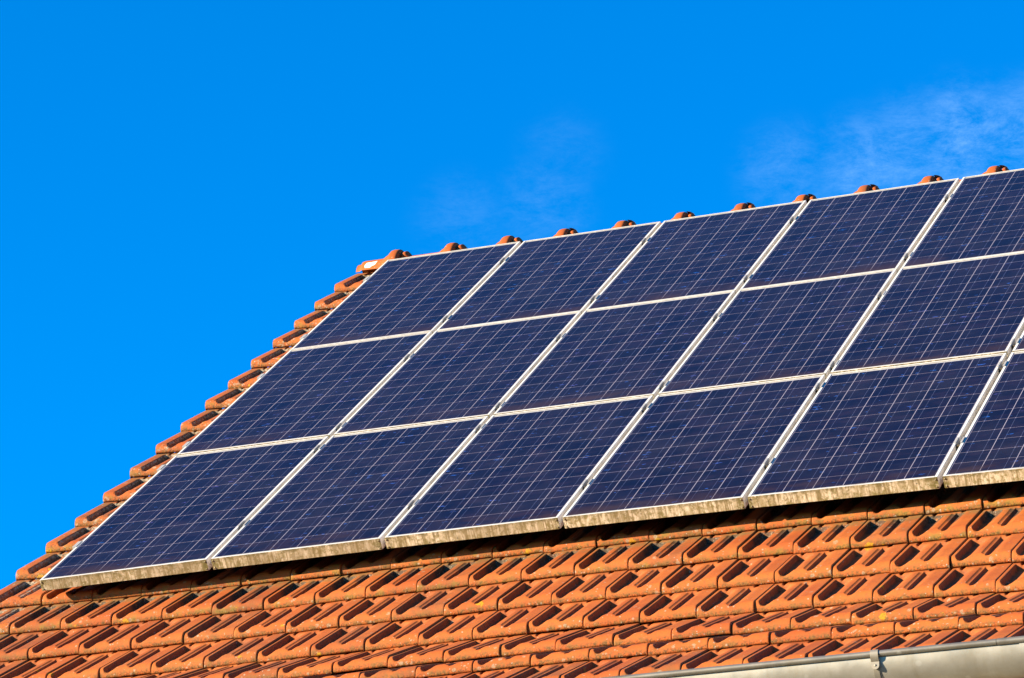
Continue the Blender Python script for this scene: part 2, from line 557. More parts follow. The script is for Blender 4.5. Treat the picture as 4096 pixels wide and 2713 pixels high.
def cell_material():
    """72 polycrystalline cells under glass: 6 across, 12 up, two busbars each"""
    m, t, b = new_mat('solar_cells_under_glass')
    g = G(t)
    tcn = g.n('ShaderNodeTexCoord')
    oi = g.n('ShaderNodeObjectInfo')
    loc = [g.attr('px'), g.attr('py')]
    P = g.addv(tcn.outputs['Object'], oi.outputs['Location'])
    x0, x1, y0, y1 = 0.0150, PW - 0.0145, 0.0225, PH - 0.0275
    cx, cy = (x1 - x0) / 6, (y1 - y0) / 12
    a = g.math('DIVIDE', g.math('SUBTRACT', loc[0], x0), cx)
    c = g.math('DIVIDE', g.math('SUBTRACT', loc[1], y0), cy)
    fa, fc = g.math('FRACT', a), g.math('FRACT', c)
    ia, ic = g.math('FLOOR', a), g.math('FLOOR', c)

    def dist_edge(f):
        return g.math('MINIMUM', f, g.math('SUBTRACT', 1.0, f))

    # every cell its own crystal tone
    cellv = g.n('ShaderNodeCombineXYZ')
    g.l(ia, cellv.inputs[0]); g.l(ic, cellv.inputs[1]); g.l(oi.outputs['Random'], cellv.inputs[2])
    wn = g.n('ShaderNodeTexWhiteNoise', noise_dimensions='3D')
    g.l(cellv.outputs[0], wn.inputs['Vector'])
    tone = g.sep(wn.outputs['Color'])
    cell = g.mix(tone[0], (0.0110, 0.0080, 0.024), (0.0140, 0.0100, 0.034))
    cr = g.voro(g.scale(P, (1.0, 1.0, 1.0)), 95)
    crc = g.sep(cr.outputs['Color'])
    cell = g.mix(g.math('MULTIPLY', crc[0], 0.35), cell, (0.003, 0.010, 0.042))
    mott = g.noise(g.scale(P, (7.0, 16.0, 7.0)), 1.0, 4, 0.6)
    cell = g.mix(g.math('MULTIPLY', g.rng(mott, 0.46, 0.70), 0.60), cell, (0.034, 0.020, 0.048))
    # bright crystal grains and splashes
    sv = g.scale(P, (1.0, 2.6, 1.0))
    svd = g.addv(sv, g.scale(g.noise(sv, 60, 3, 0.6, out='Color'), (0.03, 0.03, 0.03)))
    v = g.voro(svd, 13)
    vc = g.sep(v.outputs['Color'])
    sp = g.math('MULTIPLY', g.math('GREATER_THAN', vc[0], 0.76),
                g.rng(g.math('SUBTRACT', g.math('MULTIPLY', vc[1], 0.34), v.outputs['Distance']), 0.0, 0.05))
    spn = g.math('MULTIPLY', sp, g.rng(g.noise(sv, 75, 3, 0.6), 0.44, 0.66))
    cell = g.mix(g.math('MULTIPLY', spn, 0.85), cell, g.mix(vc[2], (0.03, 0.24, 1.0), (0.20, 0.17, 0.70)))
    v2 = g.voro(svd, 30)
    vc2 = g.sep(v2.outputs['Color'])
    sp2 = g.math('MULTIPLY', g.math('GREATER_THAN', vc2[0], 0.955),
                 g.rng(g.math('SUBTRACT', g.math('MULTIPLY', vc2[1], 0.34), v2.outputs['Distance']), 0.0, 0.08))
    cell = g.mix(g.math('MULTIPLY', sp2, 0.8), cell, (0.06, 0.22, 0.90))
    # busbars
    d1 = g.math('ABSOLUTE', g.math('SUBTRACT', fa, 0.25))
    d2 = g.math('ABSOLUTE', g.math('SUBTRACT', fa, 0.75))
    bus = g.math('MINIMUM', d1, d2)
    busf = g.math('LESS_THAN', bus, 0.0009 / cx)
    colr = g.mix(g.math('MULTIPLY', busf, 0.50), cell, (0.22, 0.25, 0.46))
    # gaps between cells show the white backsheet
    ea = g.math('MULTIPLY', dist_edge(fa), cx)
    ec = g.math('MULTIPLY', dist_edge(fc), cy)
    gapa = g.math('LESS_THAN', ea, 0.0016)
    gapc = g.math('LESS_THAN', ec, 0.0013)
    colr = g.mix(g.math('MULTIPLY', gapc, 0.76), colr, (0.56, 0.48, 0.58))
    node = g.math('MULTIPLY', g.math('LESS_THAN', ec, 0.0032), g.math('LESS_THAN', bus, 0.0020 / cx))
    colr = g.mix(g.math('MULTIPLY', node, 0.85), colr, (0.62, 0.58, 0.74))
    colr = g.mix(g.math('MULTIPLY', gapa, 0.88), colr, (0.64, 0.58, 0.70))
    # backsheet margin round the cells
    out = g.math('MAXIMUM', g.math('MAXIMUM', g.math('LESS_THAN', a, 0.0), g.math('GREATER_THAN', a, 6.0)),
                 g.math('MAXIMUM', g.math('LESS_THAN', c, 0.0), g.math('GREATER_THAN', c, 12.0)))
    sidem = g.math('MAXIMUM', g.math('LESS_THAN', a, 0.0), g.math('GREATER_THAN', a, 6.0))
    back = g.mix(sidem, (0.80, 0.78, 0.75), (0.03, 0.06, 0.22))
    colr = g.mix(out, colr, back)
    # thin dust, thicker along the lower edge where rain leaves it
    low = g.rng(loc[1], 0.20, 0.011)
    ln = g.math('MULTIPLY', low, g.rng(g.noise(g.scale(P, (3.0, 9.0, 1.0)), 1.0, 4, 0.6), 0.38, 0.62))
    colr = g.mix(g.math('MULTIPLY', ln, 0.80), colr, (0.085, 0.040, 0.022))
    rim = g.math('MULTIPLY', g.rng(loc[1], 0.030, 0.012), g.rng(g.noise(g.scale(P, (14.0, 50.0, 1.0)), 1.0, 5, 0.7), 0.44, 0.60))
    colr = g.mix(g.math('MULTIPLY', rim, 0.6), colr, (0.36, 0.30, 0.20))
    dust = g.noise(P, 5, 5, 0.6)
    colr = g.mix(g.math('MULTIPLY', g.rng(dust, 0.3, 0.8), 0.05), colr, (0.45, 0.38, 0.40))
    # bird lime and grit
    v3 = g.voro(P, 9)
    v3c = g.sep(v3.outputs['Color'])
    grit = g.math('MULTIPLY', g.math('GREATER_THAN', v3c[0], 0.80), g.math('LESS_THAN', v3.outputs['Distance'], 0.018))
    colr = g.mix(grit, colr, (0.70, 0.50, 0.44))
    colr = g.dim(colr, 0.40)
    g.l(colr, b.inputs['Base Color'])
    b.inputs['Roughness'].default_value = 0.12
    b.inputs['IOR'].default_value = 1.45
    b.inputs['Specular IOR Level'].default_value = 0.10
    return m


MAT['cells'] = cell_material()


def metal_material(name, c1, c2, rough=0.4, metallic=0.9, warm=None):
    m, t, b = new_mat(name)
    g = G(t)
    tcn = g.n('ShaderNodeTexCoord')
    P = tcn.outputs['Object']
    col = g.mix(g.rng(g.noise(P, 7, 5, 0.6), 0.3, 0.7), c1, c2)
    sp = g.noise(P, 160, 4, 0.7)
    col = g.mix(g.math('MULTIPLY', g.rng(sp, 0.5, 0.75), 0.25), col, (c1[0] * 0.55, c1[1] * 0.55, c1[2] * 0.55))
    if warm:
        streak = g.noise(g.scale(P, (9.0, 2.0, 2.0)), 1.0, 5, 0.65)
        col = g.mix(g.math('MULTIPLY', g.rng(streak, 0.5, 0.72), 0.4), col, warm)
        v = g.voro(P, 12)
        vc = g.sep(v.outputs['Color'])
        spot = g.math('MULTIPLY', g.math('GREATER_THAN', vc[0], 0.72),
                      g.rng(g.math('SUBTRACT', 0.16, v.outputs['Distance']), 0.0, 0.06))
        col = g.mix(g.math('MULTIPLY', spot, 0.35), col, (0.85, 0.82, 0.74))
    col = g.dim(col, 0.50)
    g.l(col, b.inputs['Base Color'])
    b.inputs['Metallic'].default_value = metallic
    g.l(g.rng(g.noise(P, 12, 5, 0.6), 0.3, 0.7, rough - 0.06, rough + 0.1), b.inputs['Roughness'])
    bump = g.n('ShaderNodeBump', inp={'Strength': 0.12, 'Distance': 0.001})
    g.l(g.noise(P, 60, 5, 0.6), bump.inputs['Height'])
    g.l(bump.outputs[0], b.inputs['Normal'])
    return m


MAT['clamp'] = metal_material('weathered_clamp_aluminium', (0.62, 0.60, 0.58), (0.50, 0.49, 0.47), 0.60, 0.15)
MAT['rail'] = metal_material('mounting_rail_aluminium', (0.42, 0.40, 0.38), (0.30, 0.28, 0.25), 0.5, 0.6)
MAT['zinc'] = metal_material('zinc_gutter', (0.62, 0.58, 0.50), (0.48, 0.44, 0.36), 0.46, 0.45, warm=(0.36, 0.29, 0.16))
MAT['bead'] = metal_material('gutter_bead_zinc', (0.38, 0.35, 0.30), (0.30, 0.27, 0.22), 0.45, 0.5, warm=(0.24, 0.19, 0.12))
MAT['bracket'] = metal_material('gutter_bracket_zinc', (0.46, 0.41, 0.33), (0.36, 0.31, 0.24), 0.5, 0.4)
MAT['screw'] = metal_material('corroded_screw', (0.45, 0.38, 0.24), (0.28, 0.22, 0.12), 0.5, 0.6)


def simple(name, c, rough=0.8, scale=20.0, c2=None, bump=0.2):
    m, t, b = new_mat(name)
    g = G(t)
    P = g.n('ShaderNodeTexCoord').outputs['Object']
    c2 = c2 or tuple(x * 0.8 for x in c)
    g.l(g.mix(g.rng(g.noise(P, scale, 6, 0.65), 0.3, 0.7), c, c2), b.inputs['Base Color'])
    b.inputs['Roughness'].default_value = rough
    bp = g.n('ShaderNodeBump', inp={'Strength': bump, 'Distance': 0.01})
    g.l(g.noise(P, scale * 4, 5, 0.6), bp.inputs['Height'])
    g.l(bp.outputs[0], b.inputs['Normal'])
    return m


MAT['plaster'] = simple('pale_plaster', (0.62, 0.56, 0.44), 0.9, 6.0)
MAT['wood'] = simple('painted_fascia', (0.22, 0.13, 0.07), 0.7, 14.0)
MAT['light_block'] = simple('light_block_sarking', (0.10, 0.06, 0.04), 0.9, 9.0)  # for the unseen sheet that stops light below the tiles
MAT['dark_brown'] = simple('dark_brown_pad', (0.055, 0.038, 0.016), 0.95, 90.0, (0.02, 0.014, 0.008))
MAT['lime'] = simple('white_lime', (0.82, 0.78, 0.70), 0.9, 60.0, (0.70, 0.60, 0.48))
MAT['mortar'] = simple('mortar', (0.34, 0.30, 0.24), 0.95, 40.0)
MAT['ground'] = simple('dry_grass_ground', (0.10, 0.066, 0.022), 0.95, 0.6, (0.06, 0.05, 0.018), 0.4)

# ------------------------------------------------------------------ setting: ground
mb = MB()
mb.add([(-3000, -3000, 0), (3000, -3000, 0), (3000, 3000, 0), (-3000, 3000, 0)], [(0, 1, 2, 3)])
gr = obj('ground', mb.mesh('ground'), MAT['ground'])
gr['kind'] = 'structure'

# ------------------------------------------------------------------ the house
house = thing('tiled_house', 'house under an orange interlocking clay tile roof that carries the solar panels', 'house',
              Matrix.Translation((3.2, 0, 0)))

U0, PITCH = 0.19824, 0.23965
# lower front edge of each course: index -> (v, n)
COURSE = {0: (-1.5569, -0.160), 1: (-1.8907, -0.1568), 2: (-2.2284, -0.1504), 3: (-2.5647, -0.139),
          4: (-2.915, -0.0853), 5: (-3.214, -0.0203), 6: (-3.583, 0.030)}
for k in range(1, 16):
    COURSE[-k] = (-1.5569 + 0.335 + 0.331 * (k - 1), -0.160)
RIDGE_V, RIDGE_N = 3.425, -0.135


def ss(a, b, x):
    t = np.clip((x - a) / (b - a), 0, 1)
    return t * t * (3 - 2 * t)


def trough_depth(s, y, g):
    """moulded relief of one tile: a wide hollow, a stepped hollow and two water notches"""
    rise1 = ss(0.066, 0.086, s)
    fall1 = np.where(s > 0.17, 0.5 * (1 + np.cos(np.pi * np.clip((s - 0.17) / (0.42 - 0.17), 0, 1))), 1.0)
    y1 = 0.009 + np.where(s < 0.15, 0.016 * ((0.15 - s) / 0.08) ** 2, 0.030 * (np.clip(s - 0.17, 0, 1) / 0.20) ** 2)
    end = 1 - ss(g - 0.036, g - 0.018, y)
    d1 = 0.027 * rise1 * fall1 * ss(0, 0.014, y - y1) * end
    step = 0.30 * ss(0.484, 0.530, s) + 0.70 * ss(0.564, 0.588, s)
    fall2 = np.where(s > 0.60, 0.5 * (1 + np.cos(np.pi * np.clip((s - 0.60) / (0.775 - 0.60), 0, 1))), 1.0)
    y2 = 0.017 + 0.020 * (np.clip(np.abs(s - 0.61), 0, 0.2) / 0.12) ** 2
    d2 = 0.0150 * step * fall2 * ss(0, 0.014, y - y2) * end
    tri1 = np.clip(1 - np.abs(s - 0.185) / 0.034, 0, 1)
    tri2 = np.clip(1 - np.abs(s - 0.690) / 0.030, 0, 1)
    notch = 0.032 * (ss(0, 0.7, tri1) + ss(0, 0.7, tri2)) * ss(g - 0.024, g - 0.008, y)
    return np.maximum(d1, 0) + np.maximum(d2, 0) + notch, np.clip((d1 + d2) / 0.02, 0, 1)


NOSE_Y = [0.030, 0.0, 0.001, 0.004, 0.008, 0.013, 0.0185, 0.024, 0.030, 0.0355, 0.041]
NOSE_Z = [-0.005, -0.004, 0.004, 0.010, 0.0165, 0.0225, 0.0268, 0.0298, 0.0318, 0.0325, 0.0325]
S_HI = np.array([0, 0.004, 0.012, 0.03, 0.055, 0.068, 0.076, 0.084, 0.092, 0.105, 0.125, 0.148, 0.16, 0.172, 0.185, 0.198, 0.212, 0.23,
                 0.26, 0.295, 0.33, 0.365, 0.40, 0.43, 0.46, 0.482, 0.489, 0.496, 0.502, 0.52, 0.54, 0.558, 0.564, 0.570, 0.576, 0.583,
                 0.60, 0.625, 0.65, 0.665, 0.678, 0.690, 0.702, 0.715, 0.74, 0.77, 0.82, 0.88, 0.94, 0.975, 0.990, 0.996, 1.0])
S_LO = np.linspace(0, 1, 9)


def make_tiles(specs, hi=True):
    """specs: list of (column m, course k, wear, left extension)"""
    S = S_HI if hi else S_LO
    allV, allF, A = [], [], {'rnd': [], 'wear': [], 'yy': [], 'dip': []}
    base = 0
    for (m, k, wear, ext) in specs:
        v0, n0 = COURSE[k]
        if (k - 1) in COURSE:
            v1, n1 = COURSE[k - 1]
        else:
            v1, n1 = v0 + 0.331, n0
        g = math.hypot(v1 - v0, n1 - n0)
        cd, sdl = (v1 - v0) / g, (n1 - n0) / g
        if hi:
            inner = np.concatenate([[0.046, 0.051, 0.056, 0.061, 0.067, 0.074, 0.082, 0.092, 0.105, 0.13, 0.16, 0.20, 0.24],
                                    g - np.array([0.050, 0.040, 0.035, 0.031, 0.027, 0.023, 0.019, 0.016, 0.012, 0.006, 0.0, -0.012, -0.04])])
        else:
            inner = np.array([0.1, 0.2, g - 0.03, g, g + 0.04])
        Yv = np.concatenate([NOSE_Y, inner])
        zend = -0.0065
        Zi = 0.0325 - (inner - 0.04) / (g - 0.04) * (0.0325 - zend)
        Zv = np.concatenate([NOSE_Z, Zi])
        Sx = np.concatenate([[S[0]], S, [S[-1]]])
        SS, YY = np.meshgrid(Sx, Yv)
        ZZ = np.repeat(Zv[:, None], len(Sx), 1)
        if hi:
            d, dip = trough_depth(SS, YY, g)
        else:
            d, dip = trough_depth(SS, YY, g)
            d = d * 0.6
        ZZ = np.where(YY < 0.06, np.where(d > 0, np.maximum(ZZ - d, np.minimum(ZZ, 0.0035)), ZZ), ZZ - d)
        # slight tilt: the right edge laps over its neighbour
        ZZ = ZZ + 0.0020 * (SS - 0.5) * 2
        # rounded long edges and skirts
        ZZ = ZZ - 0.0022 * np.clip(1 - SS / 0.012, 0, 1) - 0.0022 * np.clip(1 - (1 - SS) / 0.010, 0, 1)
        ZZ[:, 0] -= 0.022
        ZZ[:, -1] -= 0.022
        ZZ = ZZ + 0.0010 * np.sin(SS * 5 + m * 1.7 + k) * np.clip(YY / 0.1, 0, 1)
        ju, jv, jn, jr, js = rng.normal(0, 1, 5)
        left = U0 + m * PITCH
        wid = PITCH - 0.0032
        UU = left + 0.0016 + SS * wid
        if ext > 0:
            UU = np.where(SS < 0.07, left + 0.0021 + 0.07 * wid - (0.07 - SS) / 0.07 * (0.07 * wid + ext), UU)
        UU = UU + 0.0010 * ju + YY * 0.003 * jr
        VV = v0 + YY * cd - ZZ * sdl + 0.0028 * jv + (SS - 0.5) * 0.0025 * js
        NN = n0 + YY * sdl + ZZ * cd + 0.0013 * jn + swell(UU)
        P = uneven(np.stack([UU.ravel(), VV.ravel(), NN.ravel()], 1))
        r, c = SS.shape
        idx = np.arange(r * c).reshape(r, c) + base
        F = np.stack([idx[:-1, :-1], idx[:-1, 1:], idx[1:, 1:], idx[1:, :-1]], -1).reshape(-1, 4)
        allV.append(P)
        allF.append(F)
        A['rnd'].append(np.full(r * c, rng.random()))
        A['wear'].append(np.full(r * c, wear))
        A['yy'].append(YY.ravel())
        A['dip'].append(dip.ravel())
        base += r * c
    V = np.concatenate(allV)
    F = np.concatenate(allF)
    attrs = {k: np.concatenate(a) for k, a in A.items()}
    return np_mesh('tiles', V, F, attrs=attrs)


M_LAST = 25
specs_hi, specs_lo = [], []
for k in range(-14, 7):
    for m in range(-1, M_LAST + 1):
        wear = {0: 1.0, 1: 0.9, 2: 0.15}.get(k, 0.08)
        if k < 0:
            wear = 0.6
        s = (m, k, wear, 0)
        if k >= 0 or m <= 0:
            specs_hi.append(s)
        else:
            specs_lo.append(s)
me = make_tiles(specs_hi, True)
me_lo = make_tiles(specs_lo, False)
# one roof covering: join the plainer covered tiles to the visible ones
import bmesh
roof = obj('roof', me, MAT['clay'], house, M_ROOF)
under = obj('covered_roof', me_lo, MAT['clay'], house, M_ROOF)
under['label'] = 'orange roof tiles lying in the shade under the solar panels'

for k in range(-14, 7):
    mv = make_tiles([(-2, k, 0.8, 0.042)], True)
    obj('verge_tile', mv, MAT['clay_verge'], house, M_ROOF)

# unseen sarking sheet, added under the tiles to block light
mb = MB()
mb.box(-0.20, U0 + (M_LAST + 1) * PITCH, -2.75, RIDGE_V - 0.02, -0.25, -0.215)
mb.box(-0.20, U0 + (M_LAST + 1) * PITCH, -3.45, -2.75, -0.19, -0.165)
obj('light_block_sarking', mb.mesh('light_block_sarking', warp=uneven), MAT['light_block'], house, M_ROOF)

# rear slope
ridge_w = to_world(0, RIDGE_V, RIDGE_N)
eave_w = to_world(0, -3.58, 0.03)
XR = U0 + (M_LAST + 1) * PITCH
rows, cols = 60, 110
xs = np.linspace(-0.28, XR, cols)
ts = np.linspace(0, 1, rows)
Pg = np.zeros((rows, cols, 3))
for i, tt in enumerate(ts):
    saw = (tt * 20) % 1.0
    Pg[i, :, 0] = xs
    Pg[i, :, 1] = ridge_w.y + 0.02 + tt * (ridge_w.y - eave_w.y)
    Pg[i, :, 2] = ridge_w.z - 0.03 - tt * (ridge_w.z - eave_w.z) + 0.03 * saw + 0.008 * np.sin(xs / PITCH * 2 * np.pi)
mb = MB()
mb.grid(Pg)
rear = mb.mesh('rear_roof', smooth=True)
for nm, val in (('rnd', 0.5), ('wear', 0.1), ('yy', 0.12), ('dip', 0.0)):
    at = rear.attributes.new(nm, 'FLOAT', 'POINT')
    at.data.foreach_set('value', np.full(len(rear.vertices), val, np.float32))
obj('rear_roof', rear, MAT['clay'], house)

# walls: pentagonal prism under the roof
yf, yb = eave_w.y + 0.42, 2 * ridge_w.y - eave_w.y - 0.42
zt = eave_w.z - 0.05
zr = ridge_w.z - 0.33
xa, xb = -0.10, XR - 0.25


def prism_wall():
    mb = MB()
    prof = [(yf, 0), (yb, 0), (yb, zt), (ridge_w.y, zr), (yf, zt)]
    V = [(xa, y, z) for y, z in prof] + [(xb, y, z) for y, z in prof]
    F = [(4, 3, 2, 1, 0), (5, 6, 7, 8, 9)] + [(i, (i + 1) % 5, 5 + (i + 1) % 5, 5 + i) for i in range(5)]
    mb.add(V, F)
    return mb.mesh('wall')


obj('wall', prism_wall(), MAT['plaster'], house)
mb = MB()
mb.box(-0.24, XR - 0.05, yf - 0.02 - 0.36, yf - 0.02, zt - 0.16, zt - 0.135)
mb.box(-0.24, XR - 0.05, eave_w.y + 0.015, eave_w.y + 0.040, zt - 0.16, zt + 0.012)
obj('fascia_board', mb.mesh('fascia_board'), MAT['wood'], house)


# ------------------------------------------------------------------ ridge caps
def cap_mesh(uL, uR, head=True):
    """half round cap: narrow head at its gable end, swelling into a collar at the other"""
    L = uR - uL
    prof = []            # (distance from left, radius)
    r0 = 0.079
    if head:
        prof += [(0.0, 0.052), (0.004, 0.060), (0.028, 0.062), (0.032, 0.066), (0.038, r0 - 0.003), (0.05, r0)]
    else:
        prof += [(0.0, r0 - 0.004), (0.01, r0)]
    prof += [(L * 0.35, r0 + 0.001), (L - 0.115, r0 + 0.003), (L - 0.103, r0 + 0.006), (L - 0.092, r0 + 0.014), (L - 0.078, r0 + 0.021),
             (L - 0.066, r0 + 0.024), (L - 0.062, r0 + 0.027), (L - 0.058, r0 + 0.036), (L - 0.050, r0 + 0.043), (L - 0.035, r0 + 0.046), (L - 0.014, r0 + 0.045),
             (L - 0.006, r0 + 0.043), (L, r0 + 0.036), (L + 0.0005, r0 + 0.012), (L - 0.03, r0 + 0.008)]
    na = 40
    ang = np.linspace(math.radians(2), math.radians(178), na)
    P = np.zeros((len(prof), na, 3))
    for i, (d, r) in enumerate(prof):
        # slightly pointed crown, legs run straight down
        P[i, :, 0] = uL + d
        P[i, :, 1] = -np.cos(ang) * r
        P[i, :, 2] = np.sin(ang) * r * (1.0 + 0.05 * np.sin(ang) ** 4)
    return P, prof


BUMP0, BSTEP = -0.050, 0.349
BUMP_DU = [0.022, 0.016, 0.008, 0.0]
ax_w = to_world(0, RIDGE_V, RIDGE_N) - Vector((0, 0, 0.027))


def ridge_to_world(P, lift=0.0):
    P = np.array(P, float).reshape(-1, 3)
    uv = uneven(np.stack([P[:, 0], np.full(len(P), RIDGE_V), np.zeros(len(P))], 1))
    dv = uv[:, 1] - RIDGE_V
    out = np.zeros_like(P)
    out[:, 0] = uv[:, 0]
    out[:, 1] = ax_w.y + P[:, 1] + dv * CA - swell(P[:, 0]) * 0.3 * SA
    out[:, 2] = ax_w.z + P[:, 2] + dv * SA + swell(P[:, 0]) * 0.55 + lift
    return out


i = 0
uL = -0.290
while True:
    uR = BUMP0 + BSTEP * i + 0.012 + (BUMP_DU[i] if i < 4 else 0)
    P, prof = cap_mesh(uL, uR, head=(i == 0))
    jz = random.uniform(-0.003, 0.003)
    Pw = ridge_to_world(P, jz)
    mb = MB()
    mb.grid(Pw.reshape(P.shape))
    me = mb.mesh('ridge_cap', smooth=True, auto=50)
    for nm, val in (('rnd', random.random()), ('wear', 0.4 if i < 3 else 0.1), ('yy', 0.13), ('dip', 0.0)):
        at = me.attributes.new(nm, 'FLOAT', 'POINT')
        at.data.foreach_set('value', np.full(len(me.vertices), val, np.float32))
    cap = obj('ridge_cap', me, MAT['clay_ridge'], house)
    if i == 0:
        cap['label'] = 'gable end ridge cap with a narrow head and a white smear'
        # white smear on the first cap
        u_s = np.linspace(uL + 0.062, uL + 0.128, 14)
        Ps = np.zeros((9, 14, 3))
        for a in range(9):
            for c in range(14):
                x = (c / 13.0)
                top = 142 - 6 * x - (3 if c > 10 else 0)
                bot = 170 - (0 if x > 0.05 else 9) - 8 * max(0, x - 0.55) * 5 * (1 if x < 0.8 else 0.75)
                bot = max(bot, top + 5)
                an = math.radians(top + (bot - top) * a / 8.0)
                r = 0.0812
                Ps[a, c] = (u_s[c] + 0.010 * (1 - a / 8.0), math.cos(an) * r, math.sin(an) * r * (1 + 0.05 * math.sin(an) ** 4))
        mbs = MB()
        mbs.grid(ridge_to_world(Ps, jz).reshape(Ps.shape))
        obj('white_smear', mbs.mesh('white_smear', smooth=True), MAT['lime'], cap)
    # nib of the next cap and the wire clip that holds the collar down
    mbn = MB()
    na = 26
    ang = np.linspace(math.radians(40), math.radians(150), na)
    pr = [(0.0, 0.084), (0.010, 0.098), (0.018, 0.108), (0.030, 0.110), (0.036, 0.104), (0.050, 0.086), (0.058, 0.078)]
    Pn = np.zeros((len(pr), na, 3))
    for a, (d, r) in enumerate(pr):
        fade = np.clip(np.minimum(ang - ang[0], ang[-1] - ang) / 0.25, 0, 1)
        rr = 0.078 + (r - 0.078) * fade
        Pn[a, :, 0] = uR + 0.002 + d
        Pn[a, :, 1] = -np.cos(ang) * rr
        Pn[a, :, 2] = np.sin(ang) * rr * (1.0 + 0.05 * np.sin(ang) ** 4)
    mbn.grid(ridge_to_world(Pn, jz).reshape(Pn.shape))
    nme = mbn.mesh('nib', smooth=True, auto=60)
    for nm, val in (('rnd', 0.4), ('wear', 0.2), ('yy', 0.13), ('dip', 0.0)):
        at = nme.attributes.new(nm, 'FLOAT', 'POINT')
        at.data.foreach_set('value', np.full(len(nme.vertices), val, np.float32))
    obj('nib', nme, MAT['clay_ridge'], cap)
    if i >= 3:
        mbc = MB()
        angc = np.linspace(math.radians(55), math.radians(135), 16)
        Pc = np.zeros((4, 16, 3))
        for a, (d, r) in enumerate(((-0.006, 0.124), (0.004, 0.1245), (0.020, 0.1205), (0.034, 0.1115))):
            Pc[a, :, 0] = uR + d
            Pc[a, :, 1] = -np.cos(angc) * r * 0.3 - 0.01
            Pc[a, :, 2] = r * (1.05 - 0.10 * np.cos(angc) ** 2)
        mbc.grid(ridge_to_world(Pc, jz).reshape(Pc.shape))
        obj('clip', mbc.mesh('clip', smooth=True), MAT['clamp'], cap)
    uL = uR - 0.02
    i += 1
    if uR > XR - 0.3:
        break

# ------------------------------------------------------------------ gutter
GY, GZ = to_world(0, -3.70, 0.080).yz       # outer bead
GR = 0.104
gutter_parts = []
b_r = 0.0115


def gutter_shell(x0, x1, r_extra=0.0, nseg=1):
    ang = np.linspace(math.radians(180), math.radians(360), 30)
    mb = MB()
    cy, cz = GY + GR, GZ - 0.002
    th = 0.0012
    xs = np.linspace(x0, x1, 2)
    P = np.zeros((2, 60, 3))
    for a, x in enumerate(xs):
        o = [(cy + math.cos(t) * (GR + r_extra), cz + math.sin(t) * (GR + r_extra)) for t in ang]
        inn = [(cy + math.cos(t) * (GR + r_extra - th), cz + math.sin(t) * (GR + r_extra - th)) for t in ang[::-1]]
        P[a, :, 0] = x
        P[a, :, 1] = [q[0] for q in o + inn]
        P[a, :, 2] = [q[1] for q in o + inn]
    mb.grid(P, closed=True)
    return mb.mesh('gutter', smooth=True, auto=50)


def gutter_bead(x0, x1, r):
    mb = MB()
    n = 20
    P = np.zeros((2, n, 3))
    an = np.linspace(0, 2 * math.pi, n, endpoint=False)
    for a, x in enumerate((x0, x1)):
        P[a, :, 0] = x
        P[a, :, 1] = GY - 0.004 + np.cos(an) * r
        P[a, :, 2] = GZ + 0.004 + np.sin(an) * r
    mb.grid(P, closed=True)
    return mb.mesh('gutter_bead', smooth=True)


JOINT = 4.868
gut = obj('gutter', gutter_shell(-0.30, JOINT), MAT['zinc'], house)
gut['label'] = 'half round zinc gutter with a rolled front bead'
obj('gutter_bead', gutter_bead(-0.30, JOINT - 0.10, b_r), MAT['bead'], gut)
gut2 = obj('gutter', gutter_shell(JOINT - 0.02, XR + 0.02, 0.0042), MAT['zinc'], house)
obj('gutter_bead', gutter_bead(JOINT - 0.098, XR + 0.02, b_r + 0.0008), MAT['bead'], gut2)


